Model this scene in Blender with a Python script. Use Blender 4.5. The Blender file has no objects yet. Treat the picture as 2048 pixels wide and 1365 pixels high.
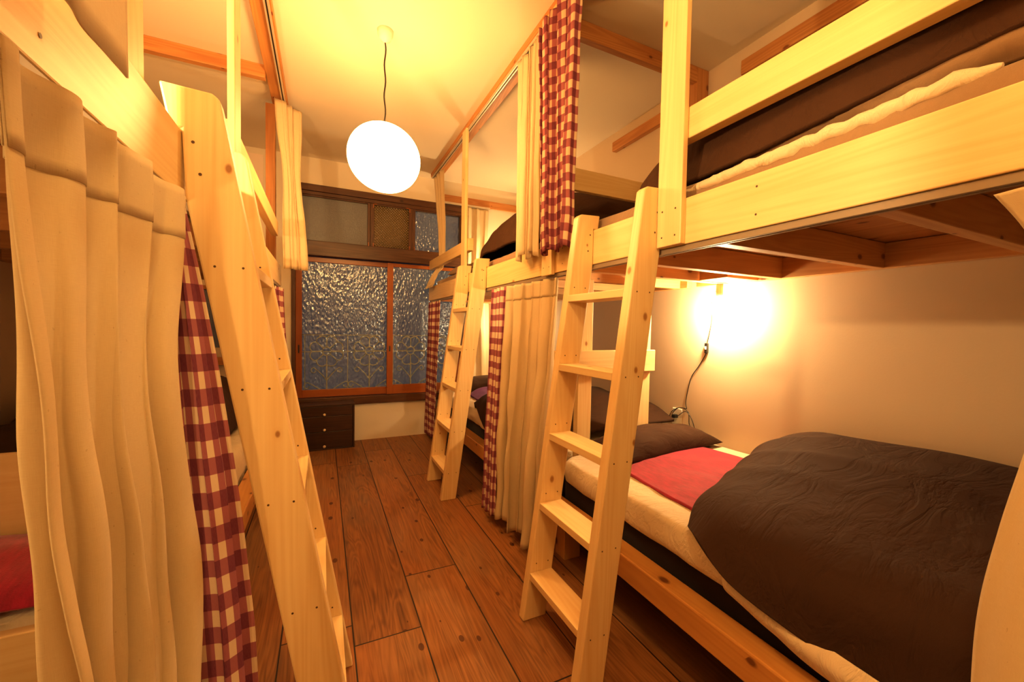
import bpy, bmesh, math, random
from mathutils import Vector, noise, Matrix
random.seed(7)
SC = bpy.context.scene
COL = SC.collection
R = math.radians

# ------------------------------------------------------------------ node helpers
def new_mat(name):
    m = bpy.data.materials.new(name); m.use_nodes = True
    nt = m.node_tree; nt.nodes.clear()
    out = nt.nodes.new('ShaderNodeOutputMaterial')
    bs = nt.nodes.new('ShaderNodeBsdfPrincipled')
    nt.links.new(bs.outputs[0], out.inputs[0])
    return m, nt, bs, out
def N(nt, t, **kw):
    n = nt.nodes.new(t)
    for k, v in kw.items():
        if k.startswith('i_'): n.inputs[int(k[2:])].default_value = v
        else: setattr(n, k, v)
    return n
def L(nt, a, b): nt.links.new(a, b)
def mathn(nt, op, a, b=None, c=None):
    n = nt.nodes.new('ShaderNodeMath'); n.operation = op
    for i, v in enumerate((a, b, c)):
        if v is None: continue
        if isinstance(v, (int, float)): n.inputs[i].default_value = v
        else: nt.links.new(v, n.inputs[i])
    return n.outputs[0]
def mixc(nt, f, a, b, mode='MIX'):
    n = nt.nodes.new('ShaderNodeMix'); n.data_type = 'RGBA'; n.blend_type = mode
    for i, v in ((0, f), (6, a), (7, b)):
        if isinstance(v, (int, float)): n.inputs[i].default_value = v
        elif isinstance(v, tuple): n.inputs[i].default_value = (*v, 1) if len(v) == 3 else v
        else: nt.links.new(v, n.inputs[i])
    return n.outputs[2]
def ramp(nt, f, stops):
    n = nt.nodes.new('ShaderNodeValToRGB')
    el = n.color_ramp.elements
    while len(el) > 1: el.remove(el[-1])
    el[0].position = stops[0][0]; c = stops[0][1]; el[0].color = (*c, 1) if len(c) == 3 else c
    for p, c in stops[1:]:
        e = el.new(p); e.color = (*c, 1) if len(c) == 3 else c
    nt.links.new(f, n.inputs[0])
    return n.outputs[0]
def mapping(nt, src, scale=(1, 1, 1), loc=(0, 0, 0)):
    n = nt.nodes.new('ShaderNodeMapping'); n.inputs['Scale'].default_value = scale; n.inputs['Location'].default_value = loc
    nt.links.new(src, n.inputs[0]); return n.outputs[0]
def noisen(nt, vec, scale, detail=3, rough=.5, dist=0):
    n = nt.nodes.new('ShaderNodeTexNoise'); n.inputs['Scale'].default_value = scale
    n.inputs['Detail'].default_value = detail; n.inputs['Roughness'].default_value = rough; n.inputs['Distortion'].default_value = dist
    nt.links.new(vec, n.inputs[0]); return n.outputs[0]
def bump(nt, bs, h, strength=.3, dist=.01):
    n = nt.nodes.new('ShaderNodeBump'); n.inputs['Strength'].default_value = strength; n.inputs['Distance'].default_value = dist
    nt.links.new(h, n.inputs['Height']); nt.links.new(n.outputs[0], bs.inputs['Normal'])

def wood(name, light, dark, knot, rough=.45, knots=.78, streak=.5, knot_r=.075):
    """boards: UV in metres, u along the grain"""
    m, nt, bs, _ = new_mat(name)
    uv = N(nt, 'ShaderNodeUVMap').outputs[0]
    wob = noisen(nt, mapping(nt, uv, (1.3, 5, 1)), 1, 2)
    sep = N(nt, 'ShaderNodeSeparateXYZ'); L(nt, uv, sep.inputs[0])
    vv = mathn(nt, 'ADD', sep.outputs[1], mathn(nt, 'MULTIPLY', wob, .075))
    cath = noisen(nt, mapping(nt, uv, (.75, 11, 1)), 1, 1.5, .45, .3)
    rings = mathn(nt, 'SINE', mathn(nt, 'ADD', mathn(nt, 'MULTIPLY', cath, 75), mathn(nt, 'MULTIPLY', vv, 60)))
    rings = mathn(nt, 'MULTIPLY', mathn(nt, 'ADD', rings, 1), .5)
    fine = noisen(nt, mapping(nt, uv, (2.2, 150, 1)), 1, 3, .6)
    broad = noisen(nt, mapping(nt, uv, (1.1, 16, 1)), 1, 2)
    f = mathn(nt, 'ADD', mathn(nt, 'MULTIPLY', rings, .34 * streak), mathn(nt, 'MULTIPLY', fine, .75 * streak))
    f = mathn(nt, 'ADD', f, mathn(nt, 'MULTIPLY', broad, .75))
    f = mathn(nt, 'MULTIPLY', mathn(nt, 'SUBTRACT', f, .38), 1.25)
    f = mathn(nt, 'MINIMUM', mathn(nt, 'MAXIMUM', f, 0), 1)
    base = mixc(nt, f, light, dark)
    v = N(nt, 'ShaderNodeTexVoronoi', voronoi_dimensions='2D'); v.inputs['Scale'].default_value = 7
    L(nt, mapping(nt, uv, (.8, 1.25, 1)), v.inputs[0])
    s2 = N(nt, 'ShaderNodeSeparateColor'); L(nt, v.outputs['Color'], s2.inputs[0])
    mask = mathn(nt, 'GREATER_THAN', s2.outputs[0], knots)
    size = mathn(nt, 'ADD', mathn(nt, 'MULTIPLY', s2.outputs[1], knot_r), knot_r * .45)
    kd = mathn(nt, 'DIVIDE', v.outputs['Distance'], size)
    kk = mathn(nt, 'SUBTRACT', 1.25, kd); kk = mathn(nt, 'MINIMUM', mathn(nt, 'MAXIMUM', mathn(nt, 'MULTIPLY', kk, 1.6), 0), 1)
    kk = mathn(nt, 'MULTIPLY', mathn(nt, 'MULTIPLY', kk, mask), .85)
    halo = mathn(nt, 'MINIMUM', mathn(nt, 'MAXIMUM', mathn(nt, 'MULTIPLY', mathn(nt, 'SUBTRACT', 2.6, kd), .35), 0), 1)
    halo = mathn(nt, 'MULTIPLY', mathn(nt, 'MULTIPLY', halo, mask), .6)
    c = mixc(nt, halo, base, dark); c = mixc(nt, kk, c, knot)
    L(nt, c, bs.inputs['Base Color'])
    bs.inputs['Roughness'].default_value = rough
    bump(nt, bs, fine, .06, .004)
    return m

def plain(name, col, rough=.5, metal=0, emit=None, es=0, bump_scale=None, bs_str=.1, var=0):
    m, nt, bs, _ = new_mat(name)
    bs.inputs['Roughness'].default_value = rough; bs.inputs['Metallic'].default_value = metal
    tc = N(nt, 'ShaderNodeTexCoord').outputs['Object']
    n = noisen(nt, tc, bump_scale or 30, 3)
    dk = tuple(c * (1 - max(var, .04)) for c in col)
    L(nt, mixc(nt, n, col, dk), bs.inputs['Base Color'])
    if emit:
        bs.inputs['Emission Color'].default_value = (*emit, 1); bs.inputs['Emission Strength'].default_value = es
    if bump_scale: bump(nt, bs, n, bs_str, .01)
    return m

def cloth(name, col, col2, crease=.5, weave=900, rough=.85, sheen=.15, cs=9, bst=.22):
    m, nt, bs, _ = new_mat(name)
    tc = N(nt, 'ShaderNodeTexCoord').outputs['Object']
    big = noisen(nt, tc, 5, 3, .55)
    w = noisen(nt, tc, weave, 1)
    n2 = noisen(nt, mapping(nt, tc, (1, 2.2, 1.4)), cs, 4, .55, .8)
    rid = mathn(nt, 'ABSOLUTE', mathn(nt, 'SUBTRACT', n2, .5))
    rid = mathn(nt, 'MINIMUM', mathn(nt, 'MULTIPLY', rid, 9), 1)
    f = mathn(nt, 'ADD', mathn(nt, 'MULTIPLY', big, .5), mathn(nt, 'MULTIPLY', w, .5))
    L(nt, mixc(nt, f, col, col2), bs.inputs['Base Color'])
    h = mathn(nt, 'ADD', mathn(nt, 'MULTIPLY', rid, .6 * crease), mathn(nt, 'MULTIPLY', w, .12))
    bump(nt, bs, h, bst, .006)
    bs.inputs['Roughness'].default_value = rough
    bs.inputs['Sheen Weight'].default_value = sheen; bs.inputs['Specular IOR Level'].default_value = .15
    return m

def curtain_cloth(name, col, col2, trans=.25):
    m, nt, bs, out = new_mat(name)
    uv = N(nt, 'ShaderNodeUVMap').outputs[0]
    warp = noisen(nt, mapping(nt, uv, (1500, 60, 1)), 1, 1)
    weft = noisen(nt, mapping(nt, uv, (60, 1500, 1)), 1, 1)
    fleck = noisen(nt, mapping(nt, uv, (130, 130, 1)), 1, 2)
    f = mathn(nt, 'ADD', mathn(nt, 'MULTIPLY', warp, .5), mathn(nt, 'MULTIPLY', weft, .5))
    c = mixc(nt, f, col, col2)
    fl = mathn(nt, 'GREATER_THAN', fleck, .73)
    c = mixc(nt, mathn(nt, 'MULTIPLY', fl, .3), c, (.42, .26, .1))
    L(nt, c, bs.inputs['Base Color']); bs.inputs['Roughness'].default_value = .9
    cr = noisen(nt, mapping(nt, uv, (7, 2.5, 1)), 1, 3, .5, .5)
    bump(nt, bs, mathn(nt, 'ADD', mathn(nt, 'MULTIPLY', f, .2), cr), .22, .008)
    tr = N(nt, 'ShaderNodeBsdfTranslucent'); L(nt, c, tr.inputs[0])
    mx = N(nt, 'ShaderNodeMixShader'); mx.inputs[0].default_value = trans
    L(nt, bs.outputs[0], mx.inputs[1]); L(nt, tr.outputs[0], mx.inputs[2]); L(nt, mx.outputs[0], out.inputs[0])
    return m

def gingham(name, sq=.033):
    m, nt, bs, out = new_mat(name)
    uv = N(nt, 'ShaderNodeUVMap').outputs[0]
    sep = N(nt, 'ShaderNodeSeparateXYZ'); L(nt, uv, sep.inputs[0])
    def band(o):
        fr = mathn(nt, 'FRACT', mathn(nt, 'DIVIDE', o, 2 * sq))
        return mathn(nt, 'GREATER_THAN', fr, .5)
    a, b = band(sep.outputs[0]), band(sep.outputs[1])
    s = mathn(nt, 'ADD', a, b)                          # 0 cream, 1 mid, 2 dark
    thread = mathn(nt, 'MULTIPLY', noisen(nt, mapping(nt, uv, (900, 120, 1)), 1, 1), .25)
    col = ramp(nt, mathn(nt, 'MULTIPLY', s, .5), [(0, (.84, .68, .50)), (.25, (.84, .68, .50)), (.26, (.40, .115, .155)), (.74, (.40, .115, .155)), (.75, (.165, .008, .062)), (1, (.165, .008, .062))])
    # ramp needs hard steps
    nt.nodes[-1].color_ramp.interpolation = 'CONSTANT' if nt.nodes[-1].bl_idname == 'ShaderNodeValToRGB' else None
    c = mixc(nt, thread, col, (.62, .34, .26))
    L(nt, c, bs.inputs['Base Color']); bs.inputs['Roughness'].default_value = .9
    bump(nt, bs, noisen(nt, mapping(nt, uv, (1200, 1200, 1)), 1, 1), .1, .003)
    tr = N(nt, 'ShaderNodeBsdfTranslucent'); L(nt, c, tr.inputs[0])
    mx = N(nt, 'ShaderNodeMixShader'); mx.inputs[0].default_value = .18
    L(nt, bs.outputs[0], mx.inputs[1]); L(nt, tr.outputs[0], mx.inputs[2]); L(nt, mx.outputs[0], out.inputs[0])
    return m

def floor_mat():
    m, nt, bs, _ = new_mat('old_floor_planks')
    tc = N(nt, 'ShaderNodeTexCoord').outputs['Object']
    sep = N(nt, 'ShaderNodeSeparateXYZ'); L(nt, tc, sep.inputs[0])
    x = mathn(nt, 'DIVIDE', mathn(nt, 'SUBTRACT', sep.outputs[0], .094), .2185)
    idx = mathn(nt, 'FLOOR', x); fx = mathn(nt, 'FRACT', x)
    wn = N(nt, 'ShaderNodeTexWhiteNoise', noise_dimensions='1D'); L(nt, idx, wn.inputs['W'])
    rnd = wn.outputs['Value']
    y = mathn(nt, 'ADD', mathn(nt, 'DIVIDE', sep.outputs[1], 1.83), mathn(nt, 'MULTIPLY', rnd, 7.3))
    yi = mathn(nt, 'FLOOR', y); fy = mathn(nt, 'FRACT', y)
    wn2 = N(nt, 'ShaderNodeTexWhiteNoise', noise_dimensions='2D')
    cb = N(nt, 'ShaderNodeCombineXYZ'); L(nt, idx, cb.inputs[0]); L(nt, yi, cb.inputs[1]); L(nt, cb.outputs[0], wn2.inputs['Vector'])
    r2 = wn2.outputs['Value']
    ed = mathn(nt, 'MINIMUM', fx, mathn(nt, 'SUBTRACT', 1, fx))
    gap = mathn(nt, 'LESS_THAN', ed, .0105)
    ey = mathn(nt, 'MINIMUM', fy, mathn(nt, 'SUBTRACT', 1, fy))
    gap = mathn(nt, 'MAXIMUM', gap, mathn(nt, 'LESS_THAN', ey, .0013))
    off = N(nt, 'ShaderNodeCombineXYZ'); L(nt, mathn(nt, 'MULTIPLY', r2, 31), off.inputs[1]); L(nt, mathn(nt, 'MULTIPLY', r2, 17), off.inputs[0])
    va = N(nt, 'ShaderNodeVectorMath', operation='ADD'); L(nt, tc, va.inputs[0]); L(nt, off.outputs[0], va.inputs[1]); p = va.outputs[0]
    fine = noisen(nt, mapping(nt, p, (110, 3, 1)), 1, 4, .6, .4)
    cath = noisen(nt, mapping(nt, p, (13, 1.0, 1)), 1, 2, .5, 1.2)
    rings = mathn(nt, 'MULTIPLY', mathn(nt, 'ADD', mathn(nt, 'SINE', mathn(nt, 'MULTIPLY', cath, 60)), 1), .5)
    blotch = noisen(nt, mapping(nt, p, (5, 1.6, 1)), 1, 3, .6)
    f = mathn(nt, 'ADD', mathn(nt, 'MULTIPLY', fine, .62), mathn(nt, 'MULTIPLY', rings, .13))
    f = mathn(nt, 'ADD', f, mathn(nt, 'MULTIPLY', r2, .12))
    f = mathn(nt, 'ADD', f, .06)
    c = ramp(nt, f, [(.22, (.085, .032, .010)), (.42, (.235, .092, .024)), (.66, (.40, .170, .048)), (.9, (.52, .25, .085))])
    worn = ramp(nt, blotch, [(.45, (0, 0, 0)), (.72, (1, 1, 1))])
    c = mixc(nt, mathn(nt, 'MULTIPLY', N_bw(nt, worn), .42), c, (.30, .20, .115))
    red = ramp(nt, noisen(nt, mapping(nt, p, (3, .9, 1), (7, 3, 0)), 1, 2), [(.5, (0, 0, 0)), (.75, (1, 1, 1))])
    c = mixc(nt, mathn(nt, 'MULTIPLY', N_bw(nt, red), .55), c, (.36, .115, .022))
    v = N(nt, 'ShaderNodeTexVoronoi', voronoi_dimensions='2D'); v.inputs['Scale'].default_value = 8; L(nt, mapping(nt, p, (1.1, .6, 1)), v.inputs[0])
    s2 = N(nt, 'ShaderNodeSeparateColor'); L(nt, v.outputs['Color'], s2.inputs[0])
    kn = mathn(nt, 'MULTIPLY', mathn(nt, 'LESS_THAN', v.outputs['Distance'], mathn(nt, 'MULTIPLY', s2.outputs[1], .10)), mathn(nt, 'GREATER_THAN', s2.outputs[0], .38))
    c = mixc(nt, mathn(nt, 'MULTIPLY', kn, .8), c, (.075, .018, .006))
    c = mixc(nt, gap, c, (.018, .007, .003))
    L(nt, c, bs.inputs['Base Color'])
    L(nt, mathn(nt, 'ADD', mathn(nt, 'MULTIPLY', fine, .25), .36), bs.inputs['Roughness'])
    h = mathn(nt, 'SUBTRACT', mathn(nt, 'MULTIPLY', fine, .25), mathn(nt, 'MULTIPLY', gap, 1))
    bump(nt, bs, h, .35, .006)
    return m
def N_bw(nt, c):
    n = nt.nodes.new('ShaderNodeRGBToBW'); nt.links.new(c, n.inputs[0]); return n.outputs[0]

def glass(name, tint, body, clear, bscale, bstr, rough=.12, weave=False, stretch=(1, 1, 1), bd=.004, shine=.05):
    """obscured glass: partly see-through, a frosted body and a rough bumpy shine"""
    m, nt, bs, out = new_mat(name)
    tc = N(nt, 'ShaderNodeTexCoord').outputs['Object']
    if weave:
        w = N(nt, 'ShaderNodeTexWave', wave_type='BANDS', bands_direction='DIAGONAL'); w.inputs['Scale'].default_value = bscale
        L(nt, mapping(nt, tc, (1, 0, 1)), w.inputs[0])
        w2 = N(nt, 'ShaderNodeTexWave', wave_type='BANDS', bands_direction='DIAGONAL'); w2.inputs['Scale'].default_value = bscale
        L(nt, mapping(nt, tc, (-1, 0, 1)), w2.inputs[0])
        h = mathn(nt, 'MULTIPLY', w.outputs['Fac'], w2.outputs['Fac'])
    else:
        v = N(nt, 'ShaderNodeTexVoronoi', feature='SMOOTH_F1'); v.inputs['Scale'].default_value = bscale
        L(nt, mapping(nt, tc, stretch), v.inputs[0])
        h = mathn(nt, 'ADD', v.outputs['Distance'], mathn(nt, 'MULTIPLY', noisen(nt, mapping(nt, tc, stretch), bscale * .6, 3), .8))
    bs.inputs['Base Color'].default_value = (*body, 1)
    bs.inputs['Roughness'].default_value = rough
    bs.inputs['Specular IOR Level'].default_value = .9
    bump(nt, bs, h, bstr, bd)
    tr = N(nt, 'ShaderNodeBsdfTransparent'); tr.inputs[0].default_value = (*tint, 1)
    mx = N(nt, 'ShaderNodeMixShader'); mx.inputs[0].default_value = clear
    L(nt, bs.outputs[0], mx.inputs[1]); L(nt, tr.outputs[0], mx.inputs[2])
    gl = N(nt, 'ShaderNodeBsdfGlossy'); gl.inputs['Color'].default_value = (shine, shine, shine, 1); gl.inputs['Roughness'].default_value = rough
    L(nt, bs.inputs['Normal'].links[0].from_socket, gl.inputs['Normal'])
    ad = N(nt, 'ShaderNodeAddShader'); L(nt, mx.outputs[0], ad.inputs[0]); L(nt, gl.outputs[0], ad.inputs[1]); L(nt, ad.outputs[0], out.inputs[0])
    return m

def plaster(name, col, var=.06):
    m, nt, bs, _ = new_mat(name)
    tc = N(nt, 'ShaderNodeTexCoord').outputs['Object']
    n = noisen(nt, tc, 1.6, 4); n2 = noisen(nt, tc, 160, 3)
    L(nt, mixc(nt, n, col, tuple(c * (1 - var * 2) for c in col)), bs.inputs['Base Color'])
    bs.inputs['Roughness'].default_value = .75
    bump(nt, bs, n2, .06, .003)
    return m

M = {}
M['pine'] = wood('pale_pine', (.86, .66, .36), (.70, .43, .17), (.34, .13, .035), .42, .70, .5, .05)
M['pine2'] = wood('pale_spruce_rails', (.85, .64, .33), (.72, .47, .19), (.38, .16, .05), .42, .93, .6, .05)
M['cedar'] = wood('orange_cedar', (.66, .33, .11), (.42, .16, .045), (.16, .045, .012), .5, .62, .8, .07)
M['joist'] = wood('joist_timber', (.62, .33, .12), (.42, .18, .055), (.13, .04, .012), .55, .62, .6, .07)
M['bedrail'] = wood('varnished_bed_rail', (.66, .34, .10), (.47, .20, .045), (.12, .03, .008), .3, .62, .5, .075)
M['floor'] = floor_mat()
M['dark'] = wood('dark_stained_wood', (.075, .028, .011), (.032, .011, .005), (.02, .006, .003), .4, .98, .8)
M['lintel'] = wood('brown_window_wood', (.13, .052, .018), (.06, .02, .007), (.03, .01, .004), .4, .97, .8)
M['sash'] = wood('red_orange_sash_wood', (.36, .105, .018), (.26, .06, .009), (.12, .03, .006), .32, .985, .5)
M['wall'] = plaster('cream_plaster_wall', (.80, .70, .55))
M['ceil'] = plaster('cream_ceiling', (.82, .72, .56), .04)
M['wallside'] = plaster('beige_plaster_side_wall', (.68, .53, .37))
M['cream'] = curtain_cloth('cream_canvas', (.84, .70, .47), (.70, .54, .32))
M['gingham'] = gingham('burgundy_gingham')
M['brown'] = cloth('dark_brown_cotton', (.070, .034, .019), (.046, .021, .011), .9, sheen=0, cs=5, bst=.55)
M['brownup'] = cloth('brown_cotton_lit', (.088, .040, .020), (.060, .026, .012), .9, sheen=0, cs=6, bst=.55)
M['sheet'] = cloth('cream_linen_sheet', (.78, .64, .46), (.66, .52, .35), 1.0, 700, cs=9, bst=.5)
M['quilt'] = cloth('beige_cotton_roll', (.36, .235, .14), (.27, .17, .10), .8)
M['purple'] = cloth('purple_blanket', (.16, .012, .17), (.10, .006, .11), .3)
M['gapshade'] = cloth('dark_gap_shade', (.03, .012, .008), (.02, .008, .005), .2)  # near-black colour standing in for shade under the lower mattresses
M['white'] = plain('white_ceramic', (.82, .76, .66), .35)
M['knob'] = plain('cream_knob', (.80, .66, .45), .3)
M['black'] = plain('black_plastic', (.02, .016, .013), .4)
M['track'] = plain('curtain_track_metal', (.62, .52, .40), .35, .4)
M['trackdk'] = plain('dark_curtain_track', (.30, .22, .15), .5, .0)
M['slot'] = plain('track_slot', (.03, .02, .012), .6)
M['screw'] = plain('screw_head', (.10, .045, .015), .5)
M['paper'] = plain('pale_paper', (.85, .70, .58), .8)
M['iron'] = plain('cream_painted_iron', (.97, .84, .50), .5)
M['glassL'] = glass('hammered_glass', (.92, .96, 1.0), (.17, .18, .18), .74, 58, 1.0, .14, stretch=(1, 1, .55), bd=.0065, shine=.05)
M['glassT'] = glass('frosted_glass', (.95, .92, .85), (.20, .19, .17), .40, 170, .7, .3, shine=.012)
M['glassA'] = glass('amber_diamond_glass', (.70, .42, .06), (.13, .07, .004), .25, 26, .9, .2, weave=True, shine=.02)
M['shade'] = plain('glowing_white_glass_shade', (.9, .88, .82), .4, emit=(1, .555, .19), es=36)
M['bulb'] = plain('glowing_bulb_glass', (.9, .88, .82), .4, emit=(1, .76, .40), es=800)
M['bulb2'] = plain('glowing_bulb_glass_far', (.9, .88, .82), .4, emit=(1, .76, .40), es=420)
def red_blanket():
    m, nt, bs, _ = new_mat('red_fleece')
    tc = N(nt, 'ShaderNodeTexCoord').outputs['Object']
    st = noisen(nt, mapping(nt, tc, (85, 22, 30)), 1, 3, .6)
    st = mathn(nt, 'MINIMUM', mathn(nt, 'MAXIMUM', mathn(nt, 'MULTIPLY', mathn(nt, 'SUBTRACT', st, .36), 3.4), 0), 1)
    bg = noisen(nt, mapping(nt, tc, (2, 9, 2)), 1, 2)
    c = mixc(nt, st, (.37, .0055, .040), (.22, .003, .022)); c = mixc(nt, mathn(nt, 'MULTIPLY', bg, .5), c, (.44, .012, .055))
    L(nt, c, bs.inputs['Base Color']); bs.inputs['Roughness'].default_value = .85; bs.inputs['Sheen Weight'].default_value = .25
    bump(nt, bs, noisen(nt, tc, 300, 2), .25, .004)
    return m
M['red'] = red_blanket()

# ------------------------------------------------------------------ geometry helpers
class MB:
    def __init__(s): s.v = []; s.f = []; s.uv = []; s.mi = []; s.sm = []
    def face(s, pts, uvs, mi=0, smooth=False):
        i = len(s.v); s.v += [Vector(p) for p in pts]; s.f.append(list(range(i, i + len(pts)))); s.uv.append(uvs); s.mi.append(mi); s.sm.append(smooth)
    def box(s, x0, x1, y0, y1, z0, z1, axis=None, mi=0):
        d = (x1 - x0, y1 - y0, z1 - z0); ax = axis if axis is not None else max(range(3), key=lambda k: d[k])
        ou, ov = random.uniform(0, 40), random.uniform(0, 40)
        P = [(x0, y0, z0), (x1, y0, z0), (x1, y1, z0), (x0, y1, z0), (x0, y0, z1), (x1, y0, z1), (x1, y1, z1), (x0, y1, z1)]
        i = len(s.v); s.v += [Vector(p) for p in P]
        for q in ((0, 3, 2, 1), (4, 5, 6, 7), (0, 1, 5, 4), (1, 2, 6, 5), (2, 3, 7, 6), (3, 0, 4, 7)):
            pts = [Vector(P[k]) for k in q]
            n = (pts[1] - pts[0]).cross(pts[2] - pts[1]); na = max(range(3), key=lambda k: abs(n[k]))
            o = [k for k in range(3) if k != na]
            if ax in o: u = ax; v = [k for k in o if k != ax][0]
            else: u, v = o[0], o[1]
            s.f.append([i + k for k in q]); s.uv.append([(p[u] + ou, p[v] + ov + na * .37) for p in pts]); s.mi.append(mi); s.sm.append(False)
        return s
    def prism(s, prof, y0, y1, mi=0):
        """prof: (x,z) polygon, extruded along y; grain along z"""
        ou, ov = random.uniform(0, 40), random.uniform(0, 40); n = len(prof)
        a = [Vector((x, y0, z)) for x, z in prof]; b = [Vector((x, y1, z)) for x, z in prof]
        i = len(s.v); s.v += a + b
        s.f.append(list(range(i, i + n))); s.uv.append([(p.z + ou, p.x + ov) for p in a]); s.mi.append(mi); s.sm.append(False)
        s.f.append(list(range(i + 2 * n - 1, i + n - 1, -1))); s.uv.append([(p.z + ou + 3, p.x + ov) for p in reversed(b)]); s.mi.append(mi); s.sm.append(False)
        for k in range(n):
            j = (k + 1) % n
            s.f.append([i + k, i + n + k, i + n + j, i + j]); pp = [a[k], b[k], b[j], a[j]]
            s.uv.append([(p.z + ou + p.x * .3, p.y + ov + 1.3) for p in pp]); s.mi.append(mi); s.sm.append(False)
        return s
    def disc(s, c, n, r, mi=1, seg=10):
        c = Vector(c); n = Vector(n).normalized(); t = n.orthogonal().normalized(); b = n.cross(t)
        pts = [c + n * .0006 + (t * math.cos(2 * math.pi * k / seg) + b * math.sin(2 * math.pi * k / seg)) * r for k in range(seg)]
        s.face(pts, [(0, 0)] * seg, mi); return s
    def grid(s, P, uv, mi=0, flip=False, closeu=False):
        n, m = len(P), len(P[0]); i = len(s.v)
        for r in P: s.v += [Vector(p) for p in r]
        for a in range(n if closeu else n - 1):
            for b in range(m - 1):
                a2 = (a + 1) % n
                q = [i + a * m + b, i + a2 * m + b, i + a2 * m + b + 1, i + a * m + b + 1]
                u = [uv[a][b], uv[a2][b], uv[a2][b + 1], uv[a][b + 1]]
                if flip: q.reverse(); u.reverse()
                s.f.append(q); s.uv.append(u); s.mi.append(mi); s.sm.append(True)
        return s
    def tube(s, pts, r, seg=8, mi=0, cap=True):
        pts = [Vector(p) for p in pts]; rings = []
        for k, p in enumerate(pts):
            t = (pts[min(k + 1, len(pts) - 1)] - pts[max(k - 1, 0)]).normalized()
            up = Vector((0, 0, 1)) if abs(t.z) < .9 else Vector((1, 0, 0))
            a = t.cross(up).normalized(); b = t.cross(a)
            rr = r[k] if isinstance(r, (list, tuple)) else r
            rings.append([p + (a * math.cos(2 * math.pi * j / seg) + b * math.sin(2 * math.pi * j / seg)) * rr for j in range(seg + 1)])
        s.grid(rings, [[(j / seg, k) for j in range(seg + 1)] for k in range(len(pts))], mi, flip=True)
        if cap:
            s.face(rings[0][:-1], [(0, 0)] * seg, mi); s.face(list(reversed(rings[-1][:-1])), [(0, 0)] * seg, mi)
        return s
    def lathe(s, c, prof, seg=32, mi=0, mat=None):
        c = Vector(c); P = []
        for r, z in prof:
            row = []
            for j in range(seg + 1):
                a = 2 * math.pi * j / seg; v = Vector((r * math.cos(a), r * math.sin(a), z))
                if mat: v = mat @ v
                row.append(c + v)
            P.append(row)
        s.grid(P, [[(j / seg, k) for j in range(seg + 1)] for k in range(len(prof))], mi, flip=True); return s

def link_mesh(name, mb, mats, loc=(0, 0, 0), parent=None, bevel=0, weld=False, solid=0, sub=0):
    loc = Vector(loc)
    me = bpy.data.meshes.new(name)
    me.from_pydata([tuple(v - loc) for v in mb.v], [], mb.f)
    uvl = me.uv_layers.new(name='UVMap'); k = 0
    for pi, p in enumerate(me.polygons):
        p.material_index = mb.mi[pi]; p.use_smooth = mb.sm[pi]
        for li, u in zip(p.loop_indices, mb.uv[pi]): uvl.data[li].uv = u[:2]
    for m in (mats if isinstance(mats, (list, tuple)) else [mats]): me.materials.append(m)
    if weld:
        b = bmesh.new(); b.from_mesh(me); bmesh.ops.remove_doubles(b, verts=b.verts, dist=1e-5); b.to_mesh(me); b.free()
    me.update()
    o = bpy.data.objects.new(name, me); COL.objects.link(o)
    if parent: o.parent = parent
    else: o.location = loc
    if bevel:
        md = o.modifiers.new('edge', 'BEVEL'); md.width = bevel; md.segments = 2; md.limit_method = 'ANGLE'; md.harden_normals = False
    if solid:
        md = o.modifiers.new('thick', 'SOLIDIFY'); md.thickness = solid; md.offset = 0
    if sub:
        md = o.modifiers.new('sub', 'SUBSURF'); md.levels = sub; md.render_levels = sub
    return o
GROUPS = {'ladder': 'ladders to the upper bunks', 'curtain': 'curtains of the bunks', 'bunk bed': 'bunk beds along both walls', 'mattress': 'futon mattresses and pads', 'duvet': 'dark brown duvets', 'pillow': 'pillows on the lower beds', 'curtain rail': 'curtain rails', 'beam': 'ceiling timbers', 'batten': 'wall battens', 'blanket': 'blankets on the beds'}
def tag(o, label, cat, group=None):
    group = group or GROUPS.get(cat)
    o['label'] = label; o['category'] = cat
    if group: o['group'] = group
    return o
def thing(name, label, cat, loc, group=None):
    o = bpy.data.objects.new(name, None); o.location = loc; o.empty_display_size = .1; COL.objects.link(o)
    return tag(o, label, cat, group)
def part(root, name, mb, mats, bevel=.0025, label=None, **kw):
    base = root
    while base.parent: base = base.parent
    o = link_mesh(name, mb, mats, base.location, root, bevel=bevel, **kw)
    if label: o['label'] = label
    return o
def single(name, label, cat, loc, mb, mats, group=None, bevel=0, **kw):
    return tag(link_mesh(name, mb, mats, loc, None, bevel=bevel, **kw), label, cat, group)
def struct(name, mb, mats, loc=(0, 0, 0), label=None, **kw):
    o = link_mesh(name, mb, mats, loc, None, **kw); o['kind'] = 'structure'
    if label: o['label'] = label
    return o
def box(*a, **k): return MB().box(*a, **k)

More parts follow.
